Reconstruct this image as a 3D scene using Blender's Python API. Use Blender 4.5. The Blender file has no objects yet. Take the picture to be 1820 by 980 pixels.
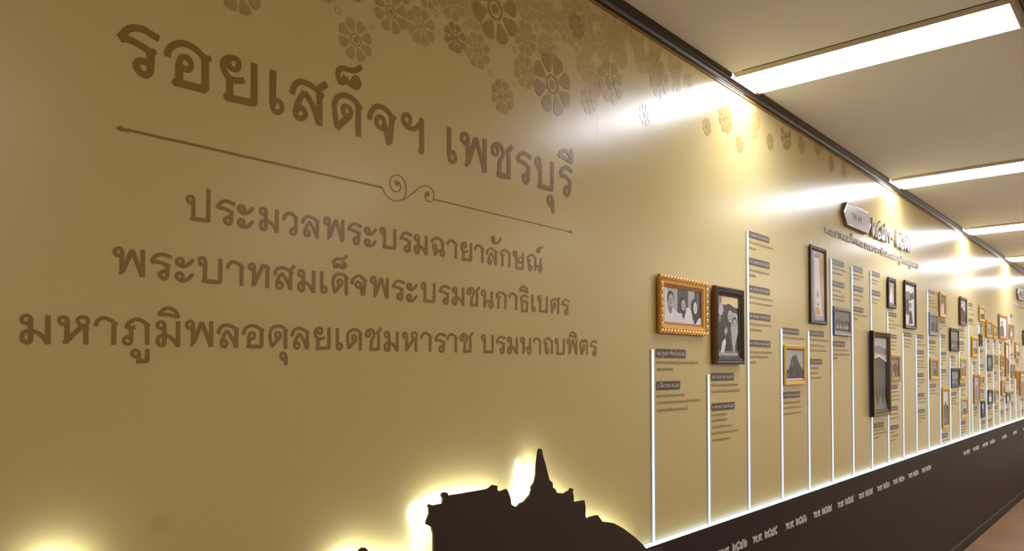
import bpy, math, random
from mathutils import Vector, Matrix
sc=bpy.context.scene; C=sc.collection
# ---------------------------------------------------------------- camera, world, exposure
WX=-1.30          # plane of the display wall (the wall runs along +y, camera stands at x=0,y=0)
CH=1.439; ZC=2.584  # camera height, ceiling height
cam=bpy.data.cameras.new('camera'); co=bpy.data.objects.new('camera',cam); C.objects.link(co); sc.camera=co
r=Vector((0.75319962,0.65778301,-0.00344068)); u=Vector((0.01101944,-0.00738763,0.99991199)); f=Vector((-0.6576997,0.75317125,0.01281276))
co.matrix_world=Matrix(((r.x,u.x,-f.x,0),(r.y,u.y,-f.y,0),(r.z,u.z,-f.z,CH),(0,0,0,1)))
cam.sensor_fit='HORIZONTAL'; cam.sensor_width=36; cam.lens=1344.413/1820*36
cam.shift_x=(910-908.553)/1820; cam.shift_y=(641.282-490)/1820; cam.clip_start=.05; cam.clip_end=100
w=bpy.data.worlds.new('world'); sc.world=w; w.use_nodes=True
w.node_tree.nodes['Background'].inputs[0].default_value=(.9,.85,.75,1); w.node_tree.nodes['Background'].inputs[1].default_value=.0
sc.view_settings.view_transform='Standard'; sc.view_settings.look='None'; sc.view_settings.exposure=0.0; sc.view_settings.gamma=1; sc.view_settings.use_curve_mapping=False
sc.cycles.use_denoising=True; sc.cycles.use_adaptive_sampling=False; sc.cycles.denoising_prefilter='NONE'; sc.cycles.sample_clamp_indirect=4.0; sc.cycles.blur_glossy=1.0
sc.cycles.max_bounces=10; sc.cycles.diffuse_bounces=6; sc.cycles.glossy_bounces=4
PANEL=24.0; PANEL_FAR=20.5; LEDW=1.8; LEDV=1.8; HALO=62.0
# ---------------------------------------------------------------- helpers
def lin(c):
    c=c/255; return c/12.92 if c<=.04045 else ((c+.055)/1.055)**2.4
def col(h): return (lin(h[0]),lin(h[1]),lin(h[2]),1)
MT={}
def mat(n,rgb,rough=.5,spec=.5,metal=0,emit=0,noise=0,nscale=30,coat=0,srgb=True,bump=0):
    m=bpy.data.materials.new(n); m.use_nodes=True; nt=m.node_tree; b=nt.nodes['Principled BSDF']
    c=col(rgb) if srgb else (*rgb,1)
    b.inputs['Base Color'].default_value=c; b.inputs['Roughness'].default_value=rough; b.inputs['Metallic'].default_value=metal
    b.inputs['Specular IOR Level'].default_value=spec; b.inputs['Coat Weight'].default_value=coat
    if emit:
        b.inputs['Emission Color'].default_value=c; b.inputs['Emission Strength'].default_value=emit
    if noise or bump:
        tc=nt.nodes.new('ShaderNodeTexCoord'); tx=nt.nodes.new('ShaderNodeTexNoise'); tx.inputs['Scale'].default_value=nscale; tx.inputs['Detail'].default_value=4
        nt.links.new(tc.outputs['Object'],tx.inputs['Vector'])
        if noise:
            rp=nt.nodes.new('ShaderNodeValToRGB'); rp.color_ramp.elements[0].position=.3; rp.color_ramp.elements[1].position=.7
            rp.color_ramp.elements[0].color=tuple(x*(1-noise) for x in c[:3])+(1,); rp.color_ramp.elements[1].color=tuple(min(1,x*(1+noise)) for x in c[:3])+(1,)
            nt.links.new(tx.outputs['Fac'],rp.inputs[0]); nt.links.new(rp.outputs[0],b.inputs['Base Color'])
        if bump:
            bp=nt.nodes.new('ShaderNodeBump'); bp.inputs['Strength'].default_value=bump; bp.inputs['Distance'].default_value=.001
            nt.links.new(tx.outputs['Fac'],bp.inputs['Height']); nt.links.new(bp.outputs[0],b.inputs['Normal'])
    MT[n]=m; return m
class MB:
    def __init__(s): s.v=[]; s.f=[]; s.m=[]; s.cur=0; s.k=0
    def lift(s): s.k=(s.k+1)%16; return s.k*.000015      # crossing strokes of one letter never share a plane
    def add(s,vs,fs,m=None):
        o=len(s.v); s.v+=vs; s.f+=[tuple(i+o for i in q) for q in fs]; s.m+=[s.cur if m is None else m]*len(fs)
    def box(s,x0,x1,y0,y1,z0,z1,m=None):
        s.add([(x0,y0,z0),(x1,y0,z0),(x1,y1,z0),(x0,y1,z0),(x0,y0,z1),(x1,y0,z1),(x1,y1,z1),(x0,y1,z1)],
              [(0,3,2,1),(4,5,6,7),(0,1,5,4),(1,2,6,5),(2,3,7,6),(3,0,4,7)],m)
    def poly(s,pts,x,m=None):            # flat polygon on the wall plane, pts are (y,z)
        s.add([(x,p[0],p[1]) for p in pts],[tuple(range(len(pts)))],m)
    def prism(s,pts,x0,x1,m=None):       # outline (y,z) given thickness from x0 (back) to x1 (front)
        a=sum(pts[i][0]*pts[(i+1)%len(pts)][1]-pts[(i+1)%len(pts)][0]*pts[i][1] for i in range(len(pts)))
        if a<0: pts=pts[::-1]
        n=len(pts)
        s.add([(x0,p[0],p[1]) for p in pts]+[(x1,p[0],p[1]) for p in pts],
              [tuple(range(n,2*n)),tuple(range(n-1,-1,-1))]+[(i,(i+1)%n,n+(i+1)%n,n+i) for i in range(n)],m)
    def ribbon(s,pts,w,x,th=0,closed=False,m=None):   # stroke of width w along pts (y,z); th>0 makes it raised
        x+=s.lift(); P=[Vector(p) for p in pts]
        Q=[P[0]]
        for p in P[1:]:
            if (p-Q[-1]).length>1e-6: Q.append(p)
        if closed and (Q[0]-Q[-1]).length<1e-6: Q.pop()
        n=len(Q)
        if n<2: return
        L=[];R=[]
        for i in range(n):
            if closed: a=Q[i]-Q[i-1]; b=Q[(i+1)%n]-Q[i]
            else:
                a=Q[i]-Q[i-1] if i else Q[1]-Q[0]; b=Q[i+1]-Q[i] if i<n-1 else Q[i]-Q[i-1]
            a=a.normalized(); b=b.normalized(); t=a+b
            t=t.normalized() if t.length>.2 else a
            nrm=Vector((-t.y,t.x)); k=w/2/max(.5,abs(nrm.dot(Vector((-b.y,b.x)))))
            L.append(Q[i]+nrm*k); R.append(Q[i]-nrm*k)
        vs=[];fs=[]
        for i,(l,rr) in enumerate(zip(L,R)): e=x+th+i*1.5e-6; vs+=[(e,l.x,l.y),(e,rr.x,rr.y)]
        rng=n if closed else n-1
        for i in range(rng):
            j=(i+1)%n; fs.append((2*i,2*i+1,2*j+1,2*j))
        if th>0:
            o=len(vs)
            for l,rr in zip(L,R): vs+=[(x,l.x,l.y),(x,rr.x,rr.y)]
            for i in range(rng):
                j=(i+1)%n; fs.append((2*i,2*j,o+2*j,o+2*i)); fs.append((2*j+1,2*i+1,o+2*i+1,o+2*j+1))
            if not closed:
                fs.append((1,0,o,o+1)); e=2*(n-1); fs.append((e,e+1,o+e+1,o+e))
        s.add(vs,fs,m)
    def disc(s,c,rad,x,th=0,n=12,m=None):
        x+=s.lift(); pts=[(c[0]+rad*math.cos(2*math.pi*i/n),c[1]+rad*math.sin(2*math.pi*i/n)) for i in range(n)]
        if th>0: s.prism(pts,x,x+th,m)
        else: s.poly(pts,x,m)
    def build(s,name,mats,parent=None,smooth=False):
        me=bpy.data.meshes.new(name); me.from_pydata(s.v,[],s.f)
        for q in (mats if isinstance(mats,(list,tuple)) else [mats]): me.materials.append(q)
        me.polygons.foreach_set('material_index',s.m); me.update()
        if smooth: me.polygons.foreach_set('use_smooth',[True]*len(me.polygons))
        o=bpy.data.objects.new(name,me); C.objects.link(o)
        if parent is not None:
            o.parent=parent; o.matrix_parent_inverse=parent.matrix_world.inverted()
        return o
def tag(o,label,cat,group=None):
    o['label']=label; o['category']=cat
    if group: o['group']=group
    return o
def thing(name,label,cat,loc,group=None):
    o=bpy.data.objects.new(name,None); C.objects.link(o); o.location=loc; o.empty_display_size=.05
    o.matrix_world=Matrix.Translation(loc); return tag(o,label,cat,group)
def struct(o): o['kind']='structure'; return o
def smooth(p,sub,closed):
    n=len(p); out=[]
    if n<3 or sub<2: return p
    rng=range(n if closed else n-1)
    for i in rng:
        p0=p[i-1] if (closed or i) else p[0]; p1=p[i]; p2=p[(i+1)%n]; p3=p[(i+2)%n] if (closed or i+2<n) else p[n-1]
        for k in range(sub):
            t=k/sub
            out.append(tuple(.5*((2*p1[a])+(-p0[a]+p2[a])*t+(2*p0[a]-5*p1[a]+4*p2[a]-p3[a])*t*t+(-p0[a]+3*p1[a]-3*p2[a]+p3[a])*t**3) for a in (0,1)))
    if not closed: out.append(p[-1])
    return out
def stroke(mb,s,fx,fz,k,w,x,th=0,sub=5,dots=True):
    """one pen stroke [kind, y,z, y,z ...] mapped by fx,fz; k scales a dot's radius"""
    if s[0]=='D':
        if dots: mb.disc((fx(s[1]),fz(s[2])),max(s[3]*k,w*.4),x,th)
        return
    p=[(fx(s[i]),fz(s[i+1])) for i in range(1,len(s)-1,2)]
    c=s[0]=='C'
    if s[0] in 'SC': p=smooth(p,sub,c)
    elif dots:
        for q in p[1:-1]: mb.disc(q,w*.5,x,th,10)
    mb.ribbon(p,w*THIN.get(s[0],1),x,th,c)
THIN={'C':.75,'S':.85}               # loops and bows are penned thinner than stems
UP='่้็ัิี์'; LOW='ุู'
def text_line(mb,txt,y0,z0,h,x,wid=None,pen=.14,th=0,sub=2,dots=False,gap=.16,only=None):
    """lay a line of text along +y from y0 on baseline z0; squeezed or widened to wid"""
    cur=0; pl=[]; last=(0,.6); wn=0      # only: keep just the word with that number
    for ch in txt:
        if ch==' ': cur+=.45; wn+=1; continue
        g=GL.get(ch)
        if not g: continue
        gw=g[0]/100
        if ch in UP+LOW:
            pl.append((g,last[0]+last[1]-gw*.95,wn)); continue
        pl.append((g,cur,wn)); last=(cur,gw); cur+=gw+gap
    tot=max(cur-gap,.1); sx=h if wid is None else wid/tot
    for g,c,k_ in pl:
        if only is not None and k_!=only: continue
        for s in g[1]:
            stroke(mb,s,lambda a:y0+(c+a/100)*sx,lambda b:z0+b/100*h,h/100,pen*h,x,th,sub,dots)
# measured positions in millimetres (y along the wall, z up) and pen-stroke letters
TITLE=[[["S",575,2009,562,2012,550,2016,539,2015,532,2013,523,2007,516,1997,510,1989],["S",511,1988,519,1991,529,1991,542,1988,554,1984,561,1981],["D",565,1983,6],["P",560,1982,561,1962],["S",561,1968,561,1954,559,1946,553,1940,545,1941,539,1947,537,1954,542,1960,548,1962,554,1962,559,1959]],[["S",589,1983,591,1994,598,2004,609,2012,623,2015,638,2012,650,2005,657,2000],["D",663,2002,6],["P",657,2002,657,1948,654,1944,609,1943],["D",604,1942,7],["P",610,1942,610,1977],["C",610,1977,612,1986,618,1991,625,1991,630,1985,630,1976,624,1970,616,1971,611,1974]],[["C",710,2018,719,2017,722,2009,718,1999,711,1997,704,2000,701,2007,704,2014],["S",708,2018,697,2012,691,2002,692,1993,697,1984,706,1978,718,1978,733,1983],["P",704,1980,704,1942,750,1945,753,1948,753,2021],["D",698,1943,7]],[["P",793,2020,792,1952],["C",792,1950,795,1942,804,1941,811,1947,812,1954,808,1962,800,1963,794,1957]],[["S",835,1985,838,1999,847,2011,858,2016,875,2015,890,2010,899,2005],["D",904,2002,6],["P",896,2012,916,2028],["P",899,2004,898,1938],["S",897,1940,888,1964,878,1981,864,1997],["S",864,1997,854,1983,846,1965,843,1951],["C",843,1951,846,1943,856,1942,865,1949,865,1957,857,1964,849,1959]],[["S",941,1944,940,1954,936,1975,935,1992,942,2007,955,2016,973,2017,988,2012,998,2003],["D",1001,2002,6],["P",996,2003,996,1938],["P",940,1944,975,1978],["C",957,1984,957,1991,964,1995,973,1993,977,1985,974,1978,965,1975,960,1978]],[["S",1004,2091,991,2079,975,2074,957,2073,946,2066,944,2054,948,2043,952,2040],["P",952,2039,963,2057],["S",963,2057,967,2049,980,2043,991,2043,998,2051,995,2060,989,2062,983,2055,983,2047]],[["S",1025,1982,1028,1994,1035,2007,1047,2016,1063,2018,1078,2012,1088,2003],["D",1094,2003,6],["P",1089,2002,1083,1945],["D",1078,1945,7],["P",1079,1943,1069,1979],["C",1045,1981,1050,1974,1060,1971,1066,1978,1067,1987,1062,1994,1053,1995,1046,1989]],[["C",1120,2007,1124,2016,1132,2020,1140,2017,1142,2008,1137,1998,1129,1997,1122,2000],["S",1122,2001,1134,1992,1151,1992,1165,2000,1174,2011,1177,2022],["P",1177,2019,1177,1946],["D",1175,1946,8]],[["P",1265,2023,1265,1952],["C",1265,1952,1269,1943,1279,1942,1286,1950,1285,1959,1278,1966,1270,1963]],[["C",1307,2007,1312,1999,1322,1997,1329,2007,1328,2016,1318,2020,1310,2015],["P",1329,2010,1329,1947],["D",1325,1945,6],["P",1330,1949,1358,2019],["P",1358,2019,1390,1938],["P",1390,1938,1390,2023]],[["C",1419,2002,1422,1994,1432,1992,1439,2002,1435,2012,1427,2015,1421,2010],["S",1422,2014,1437,2021,1450,2019,1460,2007,1459,1996,1447,1980,1445,1971],["P",1445,1973,1444,1943,1481,1945,1482,1999],["D",1440,1944,6],["S",1482,1994,1479,2005,1474,2008],["P",1473,2005,1497,2029]],[["S",1574,2011,1558,2018,1540,2019,1526,2012,1515,1998],["S",1515,1996,1536,1995,1554,1991,1563,1984],["D",1565,1985,6],["P",1562,1984,1560,1950],["C",1560,1952,1556,1943,1547,1944,1541,1953,1547,1964,1556,1964]],[["C",1593,2007,1598,1997,1606,1995,1612,2005,1611,2016,1602,2020,1595,2014],["P",1613,2007,1613,1944,1663,1945,1665,1950,1666,2022],["D",1607,1944,6]],[["C",1647,1911,1653,1901,1660,1901,1666,1912,1663,1921,1655,1923,1648,1918],["P",1668,1914,1668,1879]],[["S",1697,2046,1707,2058,1721,2066,1737,2065,1754,2051,1760,2040],["S",1697,2046,1719,2046,1739,2042,1760,2039],["P",1757,2079,1759,2042]],[["S",1760,2012,1743,2019,1727,2019,1713,2010,1702,1995],["S",1702,1992,1723,1994,1739,1988,1749,1982],["D",1749,1982,5],["P",1748,1981,1746,1952],["C",1745,1952,1739,1941,1728,1942,1723,1951,1729,1962,1740,1964]]]
GL={"ร":[96,[["S",87,87,72,91,57,95,44,94,35,92,24,85,15,72,9,62],["S",9,61,19,65,32,64,47,62,62,57,71,53],["D",75,55,7],["P",70,54,70,29],["S",70,37,70,20,69,10,61,2,51,4,43,11,41,20,47,27,54,30,61,30,69,26]]],"อ":[107,[["S",9,55,11,69,19,81,34,91,50,94,68,91,84,82,92,76],["D",99,78,7],["P",92,78,92,13,89,7,34,6],["D",27,5,8],["P",34,5,34,48],["C",34,48,37,59,45,65,53,64,59,57,59,47,52,39,42,40,36,44]]],"ย":[93,[["C",32,98,43,96,47,87,42,75,34,72,25,76,21,85,25,93],["S",29,98,16,91,9,78,9,67,16,57,27,49,42,49,61,55],["P",24,51,24,5,81,8,84,12,84,102],["D",17,6,8]]],"เ":[41,[["P",9,101,9,17],["C",9,15,12,5,22,3,31,10,33,20,27,29,18,31,11,24]]],"ส":[117,[["S",9,58,13,75,23,89,38,95,59,94,76,88,88,82],["D",94,78,7],["P",84,91,108,110],["P",88,81,86,0],["S",85,3,74,32,61,52,45,72],["S",45,72,32,55,22,33,19,16],["C",19,16,22,6,35,5,46,13,46,24,37,32,26,26]]],"ด":[98,[["S",16,7,14,20,9,45,9,67,17,84,33,95,55,97,74,91,85,80],["D",89,79,7],["P",83,80,83,-1],["P",14,8,57,49],["C",36,56,35,65,44,70,55,68,59,58,56,49,45,45,38,49]]],"็":[92,[["S",83,188,66,172,47,167,25,166,11,157,9,142,13,128,19,125],["P",19,124,32,146],["S",32,146,37,136,52,128,66,129,75,139,72,149,63,152,57,144,57,134]]],"จ":[101,[["S",9,54,11,69,21,84,36,95,54,98,73,90,85,80],["D",93,79,7],["P",87,79,79,9],["D",73,9,8],["P",74,6,62,50],["C",33,53,39,44,51,41,59,49,60,61,53,68,43,69,34,63]]],"ฯ":[88,[["C",9,84,14,95,24,101,34,96,36,85,30,73,20,72,12,76],["S",12,77,26,67,46,66,64,76,75,89,78,103],["P",79,100,79,10],["D",76,9,9]]],"พ":[118,[["C",9,84,14,74,26,73,34,84,34,95,22,101,12,94],["P",34,88,35,11],["D",30,8,8],["P",36,13,71,99],["P",71,99,109,1],["P",109,1,110,104]]],"ช":[113,[["C",9,78,13,68,25,67,33,78,29,91,19,94,11,88],["S",13,93,31,101,47,99,58,85,57,71,43,51,41,40],["P",41,43,39,6,85,9,86,74],["D",34,7,7],["S",86,69,82,82,76,86],["P",75,82,104,112]]],"บ":[106,[["C",9,84,14,72,24,70,32,82,31,96,19,100,10,93],["P",33,85,32,7,93,8,97,15,98,104],["D",25,7,7]]],"ุ":[43,[["C",9,-33,16,-45,25,-45,32,-32,29,-21,18,-18,10,-24],["P",35,-29,34,-72]]],"ี":[95,[["S",9,133,21,147,38,156,58,156,79,138,86,125],["S",9,133,36,133,61,127,86,123],["P",82,173,85,128]]],"ป":[104,[["C",8,75,13,86,21,90,32,87,35,77,26,65,15,65],["P",33,79,33,2,91,3,95,7,96,132],["D",26,3,8]]],"ะ":[84,[["C",9,72,13,83,21,87,31,84,35,74,30,64,16,63],["S",9,72,16,63,29,57,44,59,60,70,76,88],["C",8,15,12,26,20,30,30,27,34,17,29,6,15,6],["S",8,15,15,6,28,0,43,2,59,12,74,31]]],"ม":[95,[["C",8,79,11,89,22,93,33,88,35,78,29,70,22,67,12,70],["P",34,83,34,8],["S",34,14,32,5,23,2,13,7,8,18,12,33,22,40,34,41,49,39,66,28,80,11,86,-2],["P",87,98,87,-2]]],"ว":[82,[["S",8,56,12,73,23,86,36,91,52,89,67,77],["D",74,76,8],["P",70,77,68,10],["C",68,15,65,5,55,1,44,5,43,15,49,24,61,24]]],"ล":[100,[["S",8,54,13,72,25,86,43,92,64,88,87,77],["D",91,77,7],["P",87,77,86,-1],["S",85,0,71,33,46,69],["S",46,69,31,46,22,24,21,13],["C",21,13,26,4,37,3,44,13,43,23,34,28,25,23]]],"ฉ":[106,[["S",8,71,23,88,43,98,66,94,88,79],["D",94,78,7],["P",89,80,87,34],["C",74,21,78,9,88,6,98,14,98,26,88,33,78,28],["S",76,37,59,32,43,17,31,5],["P",31,1,34,31],["C",18,48,21,39,33,35,40,46,39,56,31,61,21,57],["S",40,48,36,33,33,23]]],"า":[85,[["S",8,67,13,84,27,96,43,96,62,88,72,80],["D",77,79,6],["P",70,81,69,1]]],"ั":[95,[["C",8,147,12,159,22,161,30,151,28,136,18,134],["S",9,144,22,129,45,127,69,140,87,164]]],"ก":[101,[["S",8,71,20,87,42,96,69,91,89,77],["D",93,78,6],["P",86,78,85,0],["S",8,71,16,65,24,61],["P",22,62,43,69],["P",26,62,24,-1]]],"ษ":[105,[["C",8,83,14,73,25,71,33,83,31,95,21,98,10,93],["P",34,83,33,4,90,4,94,8,96,100],["S",77,70,60,65,54,52,60,39,73,38,90,49,96,65]]],"ณ":[152,[["S",8,70,21,85,43,96,67,92,88,80],["S",8,70,21,61,38,66],["P",23,62,21,21],["C",21,18,25,5,38,2,48,13,46,24,34,30,24,26],["P",87,84,82,3],["S",84,16,96,30,113,35,127,33],["C",118,20,122,6,132,3,144,14,143,25,129,33],["P",137,89,136,30]]],"์":[68,[["C",8,131,13,121,24,120,31,133,26,141,13,140],["S",10,136,24,147,42,148,60,160]]],"ท":[108,[["C",8,84,11,94,21,98,30,93,31,83,23,74,13,75],["P",31,86,29,10],["D",24,8,8],["P",29,9,72,97],["P",69,97,98,90],["D",100,87,7],["P",93,91,92,0]]],"ธ":[89,[["S",81,82,63,90,42,93,22,81,11,63],["S",8,61,38,60,63,57,76,52],["D",77,53,5],["P",73,54,68,1,23,0,26,56]]],"ิ":[93,[["S",8,120,24,139,44,147,69,139,85,113],["S",8,119,40,122,85,113]]],"ศ":[105,[["S",10,-3,17,26,8,50,8,72,22,86,44,93,71,87,84,74],["P",75,86,96,104],["P",83,77,77,-3],["C",30,54,35,63,46,66,53,54,50,40,39,37,30,43],["P",39,37,19,25]]],"ห":[108,[["C",8,81,11,90,22,94,32,89,34,79,29,69,20,69,12,72],["P",33,84,32,11],["D",25,7,9],["P",27,5,78,62],["C",67,82,71,93,83,97,95,95,100,82,95,71,84,66,73,70],["P",93,70,94,0],["D",98,57,7]]],"ภ":[107,[["S",17,71,29,86,45,96,61,97,77,91,91,79],["D",98,79,8],["P",92,81,92,3],["P",14,73,32,63],["P",30,62,48,69],["P",34,64,34,19],["C",34,19,31,7,21,4,10,10,8,19,14,30,25,30]]],"ู":[73,[["C",8,-30,12,-21,22,-18,31,-23,33,-32,24,-41,13,-39],["P",33,-30,33,-59,61,-58,64,-54,64,-13],["D",29,-62,7]]],"น":[108,[["C",8,81,13,71,26,67,35,79,33,91,21,96,12,90],["P",35,79,31,5],["D",27,4,6],["S",31,7,42,28,60,38,81,39],["C",72,20,78,5,88,1,99,12,99,24,89,34,76,32],["P",93,96,92,31]]],"ถ":[102,[["S",8,72,22,90,46,99,70,94,90,79],["P",9,74,28,63],["P",27,63,43,69],["P",31,63,28,28],["C",26,21,30,8,41,4,52,14,50,26,40,33,30,31],["D",94,78,5],["P",88,81,88,2]]],"ต":[98,[["S",14,3,17,22,8,48,8,72,17,90,30,98,47,84],["S",47,84,63,99,81,91,90,79],["P",86,81,82,2],["P",15,3,57,40],["C",33,54,37,64,49,67,58,57,55,44,44,39,35,45]]],"่":[20,[["P",10,112,10,140]]],"้":[40,[["C",5,122,12,130,20,122,12,116],["S",18,124,14,140,28,132,40,146]]],"ง":[62,[["C",30,80,38,92,50,86,48,72,38,68],["P",52,84,52,6],["P",52,6,6,50]]],"ค":[80,[["S",8,0,4,40,10,80,36,96,64,82,74,60,74,0],["C",34,52,40,62,50,56,48,44,38,42],["P",36,44,12,4]]],"ไ":[44,[["S",4,130,10,146,24,140,22,120],["P",22,130,22,18],["C",22,14,30,2,42,8,40,22,30,28]]],"โ":[44,[["S",2,122,18,140,40,136],["P",12,126,22,110,22,18],["C",22,14,30,2,42,8,40,22,30,28]]],".":[16,[["D",8,6,8]]],"-":[46,[["P",6,45,40,45]]],"๐":[70,[["C",6,50,18,88,36,94,56,86,66,50,54,12,36,4,16,12]]],"๑":[72,[["S",36,40,46,52,34,62,22,46,32,26,52,30,62,56,48,88,24,90,6,60,10,24,30,4]]],"๒":[86,[["P",8,128,8,20],["C",24,30,32,44,24,56,14,44],["S",8,30,20,6,40,30,48,76,58,92,74,80,78,40,78,0]]],"๓":[86,[["C",14,18,24,26,24,8,12,6],["S",8,14,4,60,16,90,32,84,42,56,52,88,70,92,80,60,80,0]]],"๔":[84,[["S",80,128,60,104,30,96,8,70,8,30,28,4,60,6,72,26,54,44,40,34,44,22],["P",72,26,78,6]]],"๕":[84,[["S",80,128,62,104,34,94,8,70,8,30,28,4,60,6,72,26,54,44,40,34,44,22],["P",72,26,78,6],["C",50,104,58,122,46,124]]],"๖":[70,[["S",14,124,24,110,20,90],["S",20,92,50,88,64,56,54,12,32,2,10,18,10,50,32,58,40,40,28,28]]],"๗":[96,[["C",16,20,28,32,32,14,18,4],["S",10,14,6,60,24,92,46,78,48,6],["S",48,10,66,2,86,20,88,70,86,128]]],"๘":[84,[["S",78,128,66,100,40,96,8,70,8,28,22,4,38,14,40,40,30,54,40,30,58,6,76,30,74,70]]],"๙":[96,[["C",34,26,46,36,46,14,34,8],["S",30,16,14,10,6,50,22,92,44,80,50,40,52,8],["S",52,10,74,8,80,60,70,92],["S",72,90,84,100,92,128]]]}
LN=[[1.708,0.0445,[["ป",621],["ร",676],["ะ",718],["ม",763],["ว",813],["ล",855],["พ",907],["ร",966],["ะ",1010],["บ",1053],["ร",1108],["ม",1152],["ฉ",1204],["า",1256],["ย",1302],["า",1350],["ล",1393],["ั",1412],["ก",1445],["ษ",1496],["ณ",1553],["์",1595]]],[1.5974,0.0444,[["พ",500],["ร",559],["ะ",602],["บ",643],["า",697],["ท",740],["ส",793],["ม",846],["เ",900],["ด",928],["็",930],["จ",975],["พ",1026],["ร",1086],["ะ",1128],["บ",1172],["ร",1228],["ม",1273],["ช",1323],["น",1374],["ก",1429],["า",1479],["ธ",1523],["ิ",1520],["เ",1573],["บ",1597],["ศ",1656],["ร",1704]]],[1.4825,0.0447,[["ม",368],["ห",419],["า",472],["ภ",515],["ู",528],["ม",570],["ิ",572],["พ",620],["ล",679],["อ",728],["ด",783],["ุ",806],["ล",831],["ย",884],["เ",938],["ด",964],["ช",1012],["ม",1064],["ห",1116],["า",1171],["ร",1214],["า",1255],["ช",1298],["บ",1374],["ร",1428],["ม",1473],["น",1525],["า",1578],["ถ",1622],["บ",1673],["พ",1728],["ิ",1739],["ต",1792],["ร",1842]]]]
FLO=[[720,2151,48,75],[989,2143,45,50],[1086,2237,47,50],[1175,2236,45,48],[1286,2246,37,95],[1431,2367,87,95],[1365,2240,45,38],[1273,2328,44,38],[1351,2331,45,30],[1669,2241,86,85],[1550,2241,46,40],[1458,2149,44,50],[1552,2332,46,38],[1555,2424,46,30],[1647,2426,47,33],[1647,2334,44,33],[1785,2445,37,85],[1739,2425,49,28],[1837,2423,51,28],[1837,2518,51,28],[1750,2500,41,25],[1962,2331,69,62],[1831,2338,47,25],[1922,2432,45,28],[1846,2241,41,35],[2020,2516,45,28],[2019,2433,43,28],[2113,2514,44,28],[1932,2521,44,25],[2230,2458,59,60],[2166,2282,37,85],[2259,2422,64,50],[2536,2436,30,50],[2607,2349,36,40],[2764,2419,60,75],[2893,2349,37,60],[3198,2426,37,75],[3380,2488,61,95],[3784,2542,50,70],[915,2218,23,50],[1119,2307,38,60],[1196,2318,34,40],[989,2243,19,90],[2368,2499,48,30],[2144,2454,41,28],[2387,2425,36,30],[2470,2469,41,30],[2634,2473,36,28],[3031,2435,38,28],[3573,2495,43,50],[3987,2494,46,50],[4181,2495,45,40],[3060,2482,38,25],[2719,2463,35,28],[1978,2461,35,25],[2076,2548,37,25],[2234,2539,42,28],[1884,2302,38,25]]
RIN=[[943,2189,8],[1034,2188,7],[1223,2283,8],[1319,2287,8],[1411,2195,9],[1504,2286,9],[1600,2378,9],[1691,2380,9],[1785,2377,9],[1505,2195,8],[1978,2477,9]]
DV=[["P",524,1840,1061,1841],["S",1061,1841,1069,1829,1078,1822,1090,1818,1102,1818,1114,1822,1123,1829,1128,1840,1129,1853,1125,1866,1117,1874,1106,1877,1096,1875,1087,1868,1082,1858,1084,1848,1091,1840,1102,1839,1110,1843,1113,1852,1110,1859,1103,1861],["S",1112,1821,1124,1826,1143,1839,1160,1852,1174,1863,1189,1868,1202,1867,1212,1860,1215,1851,1213,1842,1207,1835,1200,1833,1192,1836,1187,1843,1189,1849],["P",1215,1841,1740,1837]]
DVD=[[1102,1858,5],[1194,1850,5]]
HEADL=[504,1840,508,1841,512,1845,517,1842,521,1841,525,1844,527,1841,527,1838,524,1835,521,1836,517,1836,513,1834]
HEADR=[1737,1837,1740,1840,1745,1839,1751,1843,1760,1837,1752,1832,1745,1834,1740,1834]
STR=[[2196,1506],[2596,1420],[2949,2003],[3297,1618],[3627,1619],[3953,1997],[4284,1995],[4623,2002],[4954,1784],[5296,1670],[5630,1668],[5963,1995],[6328,1688],[6661,1527],[7003,1576],[7386,1810],[7512,1489],[7844,1836],[8189,1709],[8539,1697],[8881,1699],[9537,2014],[9213,1146],[9922,1327],[10276,1077],[10566,1776]]
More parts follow.
